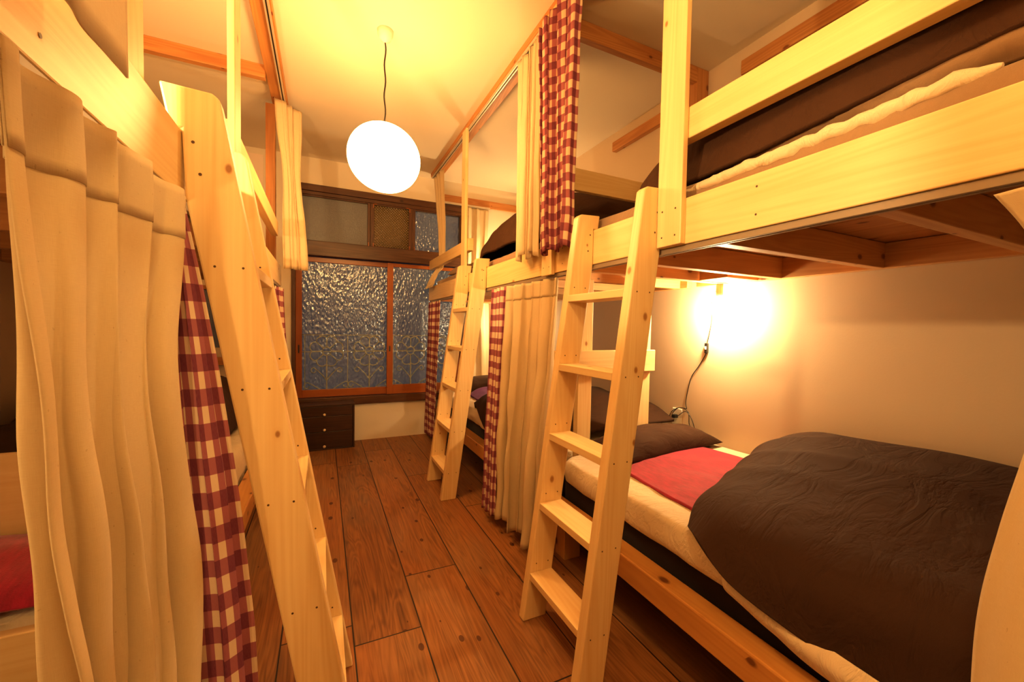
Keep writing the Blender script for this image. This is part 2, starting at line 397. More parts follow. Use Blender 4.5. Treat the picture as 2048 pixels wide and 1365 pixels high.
def crom(p, t):
    n = len(p) - 1; x = max(0, min(t, 1)) * n; i = min(int(x), n - 1); f = x - i
    p0, p1, p2, p3 = p[max(i - 1, 0)], p[i], p[i + 1], p[min(i + 2, n)]
    return .5 * ((2 * p1) + (p2 - p0) * f + (2 * p0 - 5 * p1 + 4 * p2 - p3) * f * f + (3 * p1 - p0 - 3 * p2 + p3) * f ** 3)
def net(ctrl, nu, nv, amp=.006, scale=6, seed=0, ridge=.5, stretch=(1, 1, 1), fine=0):
    """smooth surface through a control net, with cloth-like creases; returns MB"""
    C = [[Vector(p) for p in r] for r in ctrl]
    rows = [[crom(r, b / nv) for b in range(nv + 1)] for r in C]
    P = [[crom([rows[k][b] for k in range(len(rows))], a / nu) for b in range(nv + 1)] for a in range(nu + 1)]
    Q = []
    for a in range(nu + 1):
        row = []
        for b in range(nv + 1):
            p = P[a][b]
            du = P[min(a + 1, nu)][b] - P[max(a - 1, 0)][b]; dv = P[a][min(b + 1, nv)] - P[a][max(b - 1, 0)]
            n = du.cross(dv)
            n = n.normalized() if n.length > 1e-9 else Vector((0, 0, 1))
            q = Vector((p.x * stretch[0], p.y * stretch[1], p.z * stretch[2])) * scale + Vector((seed * 7.1, seed * 3.3, seed))
            h = noise.noise(q) * (1 - ridge) + (1 - 2 * abs(noise.noise(q * 1.3 + Vector((9, 1, 4))))) * ridge - ridge * .5
            if fine: h += fine * (1 - 2 * abs(noise.noise(q * 3.7)))
            row.append(p + n * (h * amp))
        Q.append(row)
    uv = [[(a / nu, b / nv) for b in range(nv + 1)] for a in range(nu + 1)]
    return MB().grid(Q, uv)

def pillow_mb(cx, cy, z0, L_, W_, H, rot=0, nx=44, ny=30, amp=.008, seed=1, p=3.0, lift=.0, sag=.0, tilt=0, flat=.22):
    """a soft closed cushion lying on z0"""
    top, bot = [], []
    ca, sa = math.cos(rot), math.sin(rot)
    for a in range(nx + 1):
        rt, rb = [], []
        for b in range(ny + 1):
            u = math.sin((a / nx - .5) * math.pi); v = math.sin((b / ny - .5) * math.pi)
            t = max(0, (1 - abs(u) ** p)) ** .55 * max(0, (1 - abs(v) ** p)) ** .55
            pin = 1 - .05 * (1 - abs(u)) * 0 
            x = u * L_ / 2 * (1 - .06 * (1 - v * v) * abs(u)); y = v * W_ / 2 * (1 - .06 * (1 - u * u) * abs(v))
            q = Vector((x * 7 + seed * 5, y * 7, seed * 2.3))
            w = amp * (noise.noise(q) + .8 * (.5 - abs(noise.noise(q * 1.9 + Vector((3, 3, 3))))))
            zt = H * flat + (H * (1 - flat)) * t + w * min(1, t * 2) + lift * u + tilt * v; zb = H * flat * (1 - t)
            zt = max(zt, zb + .0005) if t > 0 else zb
            X = cx + x * ca - y * sa; Y = cy + x * sa + y * ca
            rt.append(Vector((X, Y, z0 + zt))); rb.append(Vector((X, Y, z0 + zb + lift * u + tilt * v)))
        top.append(rt); bot.append(rb)
    uv = [[(a / nx, b / ny) for b in range(ny + 1)] for a in range(nx + 1)]
    m = MB().grid(top, uv); m.grid(bot, uv, flip=True); return m

def curtain_mb(T0, T1, B0, B1, zt, zb, folds, at, ab, seed=0, nz=40, per=14, side=1, ztilt=0, zbot=None, waist=None, gather=0, sub_range=None, off=0, cloth_w=None, zsag=0, fast=0, pull=0):
    """cloth hanging from the line T0->T1 (xy) at zt down to B0->B1 at zb, folded sideways"""
    T0, T1, B0, B1 = [Vector((*p, 0)) for p in (T0, T1, B0, B1)]
    nu = max(24, int(folds * per)); rnd = random.Random(seed)
    ph = [rnd.uniform(0, 6.28) for _ in range(6)]
    def wave(s, w):
        a = 2 * math.pi * folds * (s + .035 * math.sin(2 * math.pi * 1.3 * s + ph[0]))
        v = math.sin(a + ph[1]) + .35 * math.sin(a * .53 + ph[2] + w * 1.6) + .22 * math.sin(a * 2.05 + ph[3] + w * 2.0)
        return v / 1.35
    rows = []
    z_lo, z_hi = (0, 1) if sub_range is None else sub_range
    for k in range(nz + 1):
        w = z_lo + (z_hi - z_lo) * k / nz
        ws = w * w * (3 - 2 * w)
        row = []
        for j in range(nu + 1):
            s = j / nu
            top = T0.lerp(T1, s); bo = B0.lerp(B1, s); p = top.lerp(bo, (.45 * w + .55 * ws) * (1 - fast * s) + (1 - (1 - w) ** 2.6) * fast * s)
            p.y += pull * s * math.exp(-((w - .27) / .17) ** 2)
            if waist:
                c = T0.lerp(T1, .5).lerp(B0.lerp(B1, .5), w); g = waist[1] * math.exp(-((w - waist[0]) / waist[2]) ** 2)
                p = p.lerp(c, g)
            d = (T1 - T0).normalized(); nrm = Vector((-d.y, d.x, 0)) * side
            amp = at + (ab - at) * min(1, w * 1.6)
            h = wave(s, w) * amp + .25 * amp * noise.noise(Vector((s * 6 + seed, w * 3.0, seed * 1.7))) * min(1, w * 3)
            h += .30 * amp * noise.noise(Vector((s * folds * 1.7 + seed * 2, w * 7, 3.1)))
            p = p + nrm * (h + off)
            p = p + d * (.35 * amp * math.sin(2 * math.pi * folds * 2 * s + ph[4]) )
            zz = zt + (zb - zt) * w + ztilt * (s - .5) * (1 - w) - zsag * (abs(math.sin(math.pi * folds * s)) * (1 - w) ** 6)
            if zbot: zz += w ** 3 * zbot * math.sin(2 * math.pi * folds * .5 * s + ph[5])
            row.append(Vector((p.x, p.y, zz)))
        rows.append(row)
    mid = rows[int(nz * .5)]; U = [0]
    for j in range(nu): U.append(U[-1] + (mid[j + 1] - mid[j]).length)
    sc = 1 if cloth_w is None else cloth_w / U[-1]
    uv = [[(U[j] * sc + seed * .013, rows[k][0].z) for j in range(nu + 1)] for k in range(nz + 1)]
    return MB().grid(rows, uv)
def curtain(name, label, mat, loc, group=None, hem=None, **kw):
    t = thing(name, label, 'curtain', loc, group)
    part(t, 'curtain_panel', curtain_mb(**kw), M[mat], bevel=0, solid=.0022)
    H = kw['zt'] - kw['zb']
    if hem:
        k2 = dict(kw); k2['sub_range'] = (0, hem / H); k2['nz'] = 6; k2['off'] = .0018
        part(t, 'heading_band', curtain_mb(**k2), M[mat], bevel=0, solid=.0012)
        k2['off'] = -.0018
        part(t, 'heading_band', curtain_mb(**k2), M[mat], bevel=0, solid=.0012)
    return t

# ------------------------------------------------------------------ the room
XL, XR, YN, YF, ZC = -1.24, 1.905, -1.0, 3.88, 2.47
struct('floor', box(XL - .1, XR + .1, YN - .1, YF + .1, -.06, 0, axis=1), M['floor'])
struct('ceiling', box(XL - .1, XR + .1, YN - .1, YF + .1, ZC, ZC + .06), M['ceil'])
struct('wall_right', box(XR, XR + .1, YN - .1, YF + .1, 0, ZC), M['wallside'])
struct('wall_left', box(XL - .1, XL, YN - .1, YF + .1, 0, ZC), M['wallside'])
struct('wall_near', box(XL, XR, YN - .1, YN, 0, ZC), M['wall'])
w = MB()
WX0, WX1, WZ0, WZ1 = -.243, 1.275, .337, 2.24
VX0, VX1, VZ0, VZ1 = -1.14, -.60, .775, 1.34
w.box(XL, VX0, YF, YF + .1, 0, ZC); w.box(VX0, VX1, YF, YF + .1, 0, VZ0); w.box(VX0, VX1, YF, YF + .1, VZ1, ZC); w.box(VX1, WX0, YF, YF + .1, 0, ZC)
w.box(WX0, WX1, YF, YF + .1, 0, WZ0); w.box(WX0, WX1, YF, YF + .1, WZ1, ZC); w.box(WX1, XR, YF, YF + .1, 0, ZC)
struct('wall_far', w, M['wall'])

# window_1: fixed transom above, window_2: two sliding sashes below
def window_root(name, loc, label):
    o = bpy.data.objects.new(name, None); o.location = loc; COL.objects.link(o); o['kind'] = 'structure'; o['label'] = label; return o
F = YF
w1 = window_root('window_1', (.5, F, 1.65), 'high transom of three obscured panes in brown wood above the sliding window')
m = MB(); m.box(WX0, WX1, F - .03, F + .08, 2.185, 2.24); m.box(WX0, WX1, F - .015, F + .08, 2.155, 2.185); m.box(WX0, WX0 + .03, F - .015, F + .08, 1.75, 2.185); m.box(WX1 - .03, WX1, F - .015, F + .08, 1.75, 2.185)
part(w1, 'transom_casing', m, M['lintel'])
m = MB(); m.box(WX0, WX1, F - .035, F + .08, 1.64, 1.762)
part(w1, 'lintel', m, M['lintel'])
def pane_frame(x0, x1, gx0, gx1):
    f = MB(); f.box(x0, gx0, F, F + .05, 1.755, 2.158); f.box(gx1, x1, F, F + .05, 1.755, 2.158); f.box(gx0, gx1, F, F + .05, 2.145, 2.158); f.box(gx0, gx1, F, F + .05, 1.755, 1.772)
    return f
for x0, x1, g0, g1, gm in ((-.213, .385, -.19, .361, 'glassT'), (.386, .757, .419, .728, 'glassA'), (.758, 1.245, .789, 1.225, 'glassL')):
    fr = part(w1, 'pane_frame', pane_frame(x0, x1, g0, g1), M['lintel'])
    part(fr, 'pane', box(g0, g1, F + .02, F + .026, 1.772, 2.145), M[gm], bevel=0)
br = MB()
for x, s in ((.361, 1), (.419, -1), (.728, 1), (.789, -1)):
    for z, q in ((1.772, -1), (2.145, 1)):
        if x in (.361, .789) and q > 0: continue
        xx = x + s * .012
        br.box(min(xx, xx - s * .035), max(xx, xx - s * .035), F - .003, F, z + q * .012 - (.008 if q > 0 else 0), z + q * .012 + (0 if q > 0 else .008), axis=0)
        br.box(min(xx, xx - s * .008), max(xx, xx - s * .008), F - .003, F, min(z + q * .012, z - q * .028), max(z + q * .012, z - q * .028), axis=2)
part(w1, 'corner_trim', br, M['sash'], bevel=0, label='light wood corner angles on the panes')

w2 = window_root('window_2', (.5, F, .34), 'two wide sliding sashes of hammered glass in orange wood')
m = MB(); m.box(WX0, WX1, F - .03, F + .08, .337, .405); m.box(WX0, WX0 + .028, F - .02, F + .08, .405, 1.64); m.box(WX1 - .03, WX1, F - .02, F + .08, .405, 1.64)
part(w2, 'sill_and_jambs', m, M['lintel'])
def sash(x0, x1, gx0, gx1, z0, z1, gz0, gz1, y):
    f = MB(); f.box(x0, gx0, y, y + .03, z0, z1); f.box(gx1, x1, y, y + .03, z0, z1); f.box(gx0, gx1, y, y + .03, gz1, z1); f.box(gx0, gx1, y, y + .03, z0, gz0)
    s_ = part(w2, 'sash', f, M['sash'])
    part(s_, 'pane', box(gx0, gx1, y + .012, y + .017, gz0, gz1), M['glassL'], bevel=0)
    return s_
s1 = sash(WX0 + .028, .592, -.166, .555, .408, 1.636, .475, 1.592, F + .034)
s2 = sash(.537, WX1 - .03, .591, 1.19, .408, 1.632, .495, 1.598, F + .002)
part(s1, 'finger_pull', box(-.196, -.186, F + .030, F + .034, .80, .87), M['black'], bevel=0)
part(s2, 'finger_pull', box(.556, .568, F - .001, F + .002, .81, .86), M['black'], bevel=0)

w3 = window_root('window_3', (-.9, F, .7), 'small low window with pale pane beyond the left bunk')
m = MB(); m.box(VX0 - .03, VX1 + .03, F - .03, F + .08, .715, .775); m.box(VX0, VX1, F - .01, F + .06, 1.31, 1.34); m.box(VX1 - .03, VX1, F - .01, F + .06, .775, 1.31); m.box(VX0, VX0 + .03, F - .01, F + .06, .775, 1.31)
part(w3, 'window_frame', m, M['cedar'])
part(w3, 'lower_rail', box(VX0 + .03, VX1 - .03, F, F + .03, .775, .85), M['wall'])
part(w3, 'pane', box(VX0 + .03, VX1 - .03, F + .02, F + .026, .85, 1.31), M['glassT'], bevel=0)
struct('trim_1', box(-.79, -.765, F - .012, F, 0, .715), M['dark'], label='dark upright batten under the small low window', bevel=.002)

# iron grille outside the sliding window
def flower_grille():
    t = thing('window_grille', 'cream iron balcony grille of flowers and scrolls seen through the hammered glass', 'grille', (.5, 4.06, .36))
    y = 4.06; K = 1.045
    X = lambda x: x * K
    fr = MB(); r = .0062
    for z in (.955, .80, .40): fr.tube([(-.26, y, z), (1.3, y, z)], .0045, 6)
    for x in (.208, .62, 1.0, -.15): fr.tube([(x, y, .40), (x, y, .955)], .0045, 6)
    part(t, 'grille_bars', fr, M['iron'], bevel=0)
    for cx in (.03, .40, .79, 1.15):
        fl = MB(); cz = .805; ro = .118; ri = .038
        fl.tube([(cx + ri * math.cos(a * .3142), y, cz + ri * math.sin(a * .3142)) for a in range(21)], r, 6)
        out = []
        for a in range(97):
            th = a / 96 * 2 * math.pi; rr = ro + .028 * abs(math.sin(th * 4)) ** .7
            out.append((cx + rr * math.cos(th), y, cz + rr * math.sin(th)))
        fl.tube(out, r, 6)
        for k in range(8):
            th = k * math.pi / 4
            fl.tube([(cx + ri * math.cos(th), y, cz + ri * math.sin(th)), (cx + ro * math.cos(th), y, cz + ro * math.sin(th))], r * .9, 6)
        part(t, 'iron_flower', fl, M['iron'], bevel=0)
        st = MB(); st.tube([(cx, y, .40), (cx, y, cz - ro)], r * 1.1, 6)
        for sgn in (-1, 1):
            for z0, wdt, hgt, cr in ((.53, .11, .125, .028), (.40, .165, .12, .032)):
                pts = []
                for k in range(15):
                    a = k / 14
                    pts.append((cx + sgn * wdt * math.sin(a * 1.45) * .98, y, z0 + hgt * math.sin(a * 1.571) ** .8))
                ex, ez = pts[-1][0], pts[-1][2]
                for k in range(1, 22):
                    a = k / 21 * 4.9; rr = cr * (1 - .55 * k / 21)
                    pts.append((ex + sgn * rr * math.sin(a) * 1.0 , y, ez - cr + rr * math.cos(a)))
                st.tube(pts, r * .85, 6)
        part(t, 'scroll_stem', st, M['iron'], bevel=0)
flower_grille()

# ------------------------------------------------------------------ beams and cleats fixed to ceiling and walls
def beam(name, label, b, mat='cedar', cat='beam', grp=None):
    x0, x1, y0, y1, z0, z1 = b
    return single(name, label, cat, ((x0 + x1) / 2, (y0 + y1) / 2, z0), box(*b), M[mat], grp, bevel=.003)
beam('ceiling_beam', 'long orange timber along the ceiling above the right bunks', (.903, .992, YN, 3.76, 2.435, ZC))
beam('ceiling_beam', 'long knotty orange timber along the ceiling above the left bunks', (-.292, -.205, YN, 3.04, 2.435, ZC))
beam('ceiling_beam', 'knotty cross timber under the ceiling between the right upper bunks', (.992, 1.82, 1.585, 1.62, 2.39, ZC))
beam('ceiling_beam', 'cross timber under the ceiling over the left upper bunk', (XL, -.292, 2.63, 2.67, 2.40, ZC))
beam('wall_post', 'upright orange timber against the right wall under the cross timber', (1.82, XR, 1.585, 1.65, 1.43, ZC), cat='post')
beam('wall_cleat', 'knotty orange batten on the right wall above the far upper bunk', (1.868, XR, 1.70, 2.35, 2.32, 2.386), cat='batten')
beam('wall_cleat', 'long orange batten on the right wall above the near upper bunk', (1.868, XR, YN, 1.37, 2.32, 2.39), cat='batten')
beam('wall_cleat', 'orange batten on the window wall above the far upper bunk', (.995, XR, F - .022, F, 2.262, 2.335), cat='batten')

def track(name, label, a, b, wdt=.022, h=.018, tm='track'):
    (x0, y0, z), (x1, y1, _) = a, b
    t = thing(name, label, 'curtain rail', ((x0 + x1) / 2, (y0 + y1) / 2, z))
    m = MB()
    if abs(x1 - x0) < .01:
        m.box(x0 - wdt / 2, x0 - wdt * .16, y0, y1, z, z + h); m.box(x0 + wdt * .16, x0 + wdt / 2, y0, y1, z, z + h); s_ = box(x0 - wdt * .16, x0 + wdt * .16, y0, y1, z + h * .4, z + h)
    else:
        m.box(x0, x1, y0 - wdt / 2, y0 - wdt * .16, z, z + h); m.box(x0, x1, y0 + wdt * .16, y0 + wdt / 2, z, z + h); s_ = box(x0, x1, y0 - wdt * .16, y0 + wdt * .16, z + h * .4, z + h)
    part(t, 'rail_lips', m, M[tm], bevel=.001); part(t, 'rail_slot', s_, M['slot'], bevel=0)
    return t
track('curtain_rail', 'pale curtain rail under the ceiling timber over the right bunks', (.918, YN + .05, 2.416), (.918, 3.74, 2.416))
track('curtain_rail', 'pale curtain rail under the ceiling timber over the left bunks', (-.224, YN + .05, 2.416), (-.224, 3.02, 2.416))
track('curtain_rail', 'curtain rail under the bottom edge of the right upper bunk rail', (.932, YN + .1, 1.276), (.932, 3.8, 1.276), .024, .016, 'trackdk')
track('curtain_rail', 'grey curtain rail under the bottom edge of the left upper bunk rail', (-.262, YN + .1, 1.276), (-.262, 2.95, 1.276), .024, .016, 'trackdk')
track('curtain_rail', 'short white curtain rail on the window wall above the far upper bunk', (1.0, F - .035, 2.243), (1.53, F - .035, 2.243))
track('curtain_rail', 'short curtain rail low on the window wall under the far upper bunk', (1.0, F - .035, 1.318), (1.72, F - .035, 1.318))

# ------------------------------------------------------------------ bunks
RX = .915      # face of the right rails
LX = -.249     # face of the left rails
def screws(m, pts, n, r=.0027):
    for p in pts: m.disc(p, n, r)
    return m
def bunk(name, label, side, y0, y1, posts, guards, rail_to=None, lower_to=None, joists=(), far_low=True):
    """side +1: stands on the right, -1: on the left"""
    fx = RX if side > 0 else LX
    wallx = XR if side > 0 else XL
    X = lambda d: fx + side * d                      # d metres inwards from the rail face
    def bx(d0, d1, a, b, z0, z1, axis=None):
        xa, xb = sorted((X(d0), X(d1))); return box(xa, xb, a, b, z0, z1, axis=axis)
    W = abs(wallx - fx)
    t = thing(name, label, 'bunk bed', (X(W / 2), (y0 + y1) / 2, 0))
    m = bx(0, .038, y0, y1, 1.293, 1.421)
    screws(m, [(fx, y, z) for y in [y1 - .14, y0 + (y1 - y0) * .62] for z in (1.325, 1.39)], (-side, 0, 0))
    part(t, 'side_rail', m, [M['pine2'], M['screw']])
    for a, b in guards: part(t, 'guard_rail', bx(.002, .038, a, b, 1.585, 1.671), M['pine2'])
    for a, b, zt, zb in posts:
        xa, xb = sorted((fx, fx - side * .019)); m = box(xa, xb, a, b, zb, zt)
        screws(m, [(fx - side * .019, y, z) for y in (a + .02, b - .02) for z in (1.32, 1.395)], (-side, 0, 0))
        part(t, 'post', m, [M['pine'], M['screw']])
    for y in joists:
        part(t, 'joist', bx(.038, W - .04, y, y + .038, 1.293, 1.385), M['joist'])
    part(t, 'ledger', bx(W - .04, W - .002, y0 + .01, y1 - .01, 1.293, 1.385), M['joist'])
    n = 6; d = .04; m = MB()
    for k in range(n):
        d0 = .04 + k * (W - .045) / n; xa, xb = sorted((X(d0), X(d0 + (W - .045) / n - .003)))
        m.box(xa, xb, y0 + .01, y1 - .01, 1.387, 1.402, axis=1)
    part(t, 'slat_board', m, M['joist'], bevel=0)
    lo = .0 if side > 0 else .036
    part(t, 'lower_rail', bx(lo, lo + .072, y0, y1, .208, .29), M['bedrail'], bevel=.005)
    m = MB()
    xa, xb = sorted((X(lo + .073), X(W - .004))); m.box(xa, xb, y0 + .02, y1 - .02, .212, .240, axis=1)
    part(t, 'lower_platform', m, M['dark'], bevel=0)
    for y in (y0 + .01, y1 - .09):
        for d0 in (.075, W - .10):
            part(t, 'leg', bx(d0, d0 + .085, y, y + .08, 0, .211), M['bedrail'])
    return t, X, W
t, X, W = bunk('bunk_bed', 'pale pine bunk bed along the right wall, nearer half with wide side rail', 1, YN + .02, 1.60,
    [(.822, .91, 2.434, 1.293), (1.52, 1.608, 2.434, 1.285)], [(YN + .02, .905)], joists=(-.33, .045, .40, .765, 1.13, 1.40))
part(t, 'lamp_block', box(1.65, 1.865, 1.24, 1.39, 1.295, 1.384), M['joist'])
part(t, 'divider_board', box(.955, 1.565, 1.575, 1.598, .838, .948), M['pine'], label='pale board across the divider posts')
part(t, 'divider_board', box(.955, 1.90, 1.575, 1.60, 1.69, 1.79), M['pine2'], label='wide board closing the end of the upper bunk')
part(t, 'divider_post', box(1.105, 1.184, 1.60, 1.635, .24, 1.29), M['pine'])
part(t, 'divider_post', box(1.476, 1.556, 1.60, 1.635, .24, 1.29), M['pine'])
t, X, W = bunk('bunk_bed', 'pale pine bunk bed along the right wall, farther half reaching the window', 1, 1.64, 3.84,
    [(2.712, 2.80, 2.434, 1.40)], [(1.66, 3.84)] and [(2.69, 3.84)], joists=(1.70, 2.05, 2.45, 2.85, 3.25, 3.62))
part(t, 'end_board', box(.96, 1.90, 3.80, 3.835, 1.293, 1.33), M['cedar'])
t, X, W = bunk('bunk_bed', 'pale pine bunk bed on the left beside the camera, with wide side rail', -1, YN + .02, 1.50,
    [(1.405, 1.497, 2.434, 1.30)], [], joists=(-.33, .045, .40, .765, 1.13))
part(t, 'post', box(-.325, -.288, .85, .94, 1.404, 2.434), M['pine'])
part(t, 'end_board', box(XL + .01, -.32, 1.44, 1.462, .47, .71), M['pine'], label='broad pale board closing the end of the lower bed')
part(t, 'foot_board', box(XL + .01, -.37, 1.09, 1.115, .05, .44), M['pine'], label='low pale board across the lower bed')
t, X, W = bunk('bunk_bed', 'pale pine bunk bed on the left, farther half ending before the window', -1, 1.52, 3.03,
    [], [(1.50, 2.86)], joists=(1.60, 2.0, 2.4, 2.8))
part(t, 'corner_post', box(-.33, -.277, 2.985, 3.035, 1.41, 2.434), M['cedar'])
part(t, 'corner_post', box(-.33, -.287, 2.985, 3.03, .0, 1.29), M['cedar'])

# ------------------------------------------------------------------ ladders
def ladder(name, label, side, x0, slope, y_near, y_far, rail, ztop=1.472):
    t = thing(name, label, 'ladder', (x0, (y_near + y_far) / 2, 0))
    wd = .093
    fx = lambda z: x0 + side * slope * z
    bk = lambda z: fx(z) + side * wd
    face = rail - side * .001
    lim = lambda x: min(x, face) if side > 0 else max(x, face)
    zc = 1.29
    prof = [(fx(0), 0), (lim(bk(0)), 0), (lim(bk(.8)), .8), (lim(bk(zc)), zc), (lim(bk(1.423)), 1.423), (bk(1.423), 1.423), (bk(ztop + .004) , ztop + .004), (fx(ztop - .008) + side * .012, ztop), (fx(ztop - .008), ztop - .010)]
    # drop near-duplicate points of the notch
    q = [prof[0]]
    for p in prof[1:]:
        if (Vector(p) - Vector(q[-1])).length > .002: q.append(p)
    if side < 0: q.reverse()
    rz = [1.172, .922, .672, .422, .172]
    for k, y in enumerate((y_near, y_far)):
        m = MB().prism(q, y, y + .036)
        if k == 0:
            nrm = (0, -1, 0); yy = y
        else:
            nrm = (0, -1, 0); yy = y
        for z in rz:
            zz = z + .03 if k == 1 else z - .01
            screws(m, [(fx(zz) + side * .022, yy, zz), (fx(zz) + side * .07, yy, zz)], nrm, .0024)
        for z in (1.34, 1.40): screws(m, [(fx(z) + side * .06, yy, z)], nrm, .0030)
        part(t, 'stringer', m, [M['pine'], M['screw']], bevel=.004)
    for z in rz:
        xa, xb = sorted((fx(z) + side * .000, fx(z) + side * .090))
        part(t, 'rung', box(xa, xb, y_near + .036, y_far, z - .024, z, axis=1), M['pine'], bevel=.0015)
    return t
ladder('ladder', 'pine ladder hooked on the right bunk rail nearest the camera', 1, .648, .136, .912, 1.245, RX)
ladder('ladder', 'farther pine ladder on the right, hooked on the bunk rail near the window', 1, .642, .136, 2.33, 2.67, RX)
ladder('ladder', 'pine ladder leaning left beside the big cream curtain', -1, .085, .182, .985, 1.29, LX, 1.502)

# ------------------------------------------------------------------ curtains
# left
curtain('bunk_curtain', 'wide cream canvas curtain hanging below the left bunk rail in the foreground', 'cream', (-.23, .7, .2), hem=.085,
    T0=(-.236, .462), T1=(-.222, .905), B0=(-.230, .560), B1=(-.197, .745), pull=-.075, zt=1.272, zb=.12, folds=4.6, at=.0105, ab=.034, seed=53, nz=70, per=34, cloth_w=1.0)
curtain('bunk_curtain', 'burgundy check curtain hanging just behind the big cream curtain on the left', 'gingham', (-.22, .96, .1),
    T0=(-.262, .925), T1=(-.236, .95), B0=(-.222, .90), B1=(-.114, .945), fast=.6, zt=1.272, zb=.06, folds=1.7, at=.012, ab=.020, seed=5, nz=50, per=36, cloth_w=.42)
curtain('bunk_curtain', 'yellow lit cream curtain hanging at the far end of the left upper bunk', 'cream', (-.2, 2.9, 1.4), hem=None,
    T0=(-.265, 2.84), T1=(-.135, 2.98), B0=(-.215, 2.80), B1=(-.09, 2.86), zt=2.412, zb=1.385, folds=3, at=.014, ab=.012, seed=8, nz=40, per=24, waist=(.45, .35, .25))
curtain('bunk_curtain', 'burgundy check curtain at the far end of the left lower bunk', 'gingham', (-.24, 2.9, .1),
    T0=(-.262, 2.72), T1=(-.225, 2.95), B0=(-.235, 2.72), B1=(-.165, 2.93), zt=1.272, zb=.06, folds=3, at=.010, ab=.018, seed=11, per=20, cloth_w=.5)
curtain('bunk_curtain', 'cream curtain draped down over the left upper rail at the top corner', 'cream', (-.2, .4, 1.4),
    T0=(-.21, .10), T1=(-.21, .60), B0=(-.196, .12), B1=(-.196, .585), zt=2.412, zb=1.315, folds=4, at=.012, ab=.003, seed=14, per=20)
# right, upper
curtain('bunk_curtain', 'burgundy check curtain gathered against a post of the right upper bunk', 'gingham', (.86, 1.4, 1.38),
    T0=(.888, 1.345), T1=(.888, 1.66), B0=(.858, 1.315), B1=(.855, 1.545), zt=2.412, zb=1.375, folds=4.3, at=.024, ab=.022, seed=21, nz=60, per=26, cloth_w=.92, zbot=.012)
curtain('bunk_curtain', 'cream curtain gathered next to the burgundy check one on the right upper bunk', 'cream', (.86, 1.7, 1.38),
    T0=(.915, 1.665), T1=(.918, 1.92), B0=(.862, 1.585), B1=(.86, 1.80), zt=2.412, zb=1.385, folds=5, at=.022, ab=.016, seed=24, nz=44, per=20, zbot=.016)
t = thing('bunk_curtain', 'narrow cream curtain tucked behind the guard rail near the window, right upper bunk', 'curtain', (.95, 3.6, 1.4))
def tucked():
    rows = []; n = 40; zs = [2.412, 2.2, 1.95, 1.75, 1.66, 1.58, 1.52, 1.46, 1.42, 1.40]
    xs = [.93, .945, .965, .972, .972, .955, .915, .890, .878, .874]; y0s = [3.44, 3.47, 3.50, 3.52, 3.53, 3.53, 3.52, 3.52, 3.53, 3.56]; y1s = [3.73, 3.71, 3.70, 3.69, 3.68, 3.70, 3.74, 3.78, 3.80, 3.80]
    K = len(zs) - 1; nz = 60
    for k in range(nz + 1):
        f = k / nz
        x, z, a, b = [crom([Vector((q, 0, 0)) for q in arr], f).x for arr in (xs, zs, y0s, y1s)]
        rows.append([Vector((x + .012 * math.sin(j / n * 6.28 * 3 + 1) * (1 if f < .62 else .6) + .004 * noise.noise(Vector((j * .3, k * .2, 1))), a + (b - a) * j / n, z)) for j in range(n + 1)])
    uv = [[(j * .012, r[0].z) for j in range(n + 1)] for r in rows]
    return MB().grid(rows, uv)
part(t, 'curtain_panel', tucked(), M['cream'], bevel=0, solid=.002)
# right, lower
curtain('bunk_curtain', 'cream canvas curtain gathered below the right bunk rail between the two ladders', 'cream', (.86, 1.7, .05), hem=.08,
    T0=(.925, 1.50), T1=(.905, 1.965), B0=(.842, 1.50), B1=(.835, 1.875), zt=1.272, zb=.075, folds=5.0, at=.015, ab=.034, seed=31, nz=50, per=24, zbot=.02)
curtain('bunk_curtain', 'burgundy check curtain beside the cream one below the right bunk rail', 'gingham', (.84, 1.95, .05),
    T0=(.888, 1.985), T1=(.90, 2.18), B0=(.806, 1.90), B1=(.80, 2.04), zt=1.272, zb=.06, folds=2.6, at=.014, ab=.014, seed=33, nz=44, per=24, cloth_w=.55)
curtain('bunk_curtain', 'burgundy check curtain by the window wall at the end of the right lower bunk', 'gingham', (.9, 3.7, .04),
    T0=(.905, 3.36), T1=(.905, 3.80), B0=(.905, 3.50), B1=(.885, 3.80), zt=1.272, zb=.035, folds=3.5, at=.014, ab=.014, seed=36, per=22, cloth_w=.72)
t = thing('bunk_curtain', 'cream canvas curtain at the right edge beside the dark duvet', 'curtain', (.88, .1, .1))
def pulled(off=0, f0=0.0, f1=1.0, nz=60):
    zs = [1.262, 1.19, 1.08, .93, .78, .64, .45, .08]; xs = [.90, .898, .885, .862, .848, .838, .832, .83]
    ya = [.247, .210, .178, .190, .212, .226, .228, .236]; yb = [-.30, -.28, -.20, -.17, -.18, -.2, -.22, -.25]; n = 90; rows = []
    for k in range(nz + 1):
        f = f0 + (f1 - f0) * k / nz
        x, z, a, b = [crom([Vector((q, 0, 0)) for q in arr], f).x for arr in (xs, zs, ya, yb)]
        rows.append([Vector((x - off + (.012 + .014 * f) * math.sin(j / n * 6.28 * 3.2 + 2.0) + .006 * noise.noise(Vector((j * .1, f * 4, 7))), a + (b - a) * j / n, z + (j / n) * .0)) for j in range(n + 1)])
    return MB().grid(rows, [[(j * .009, r[0].z) for j in range(n + 1)] for r in rows])
part(t, 'curtain_panel', pulled(), M['cream'], bevel=0, solid=.0022)
part(t, 'heading_band', pulled(.0018, 0, .16, 10), M['cream'], bevel=0, solid=.0012)
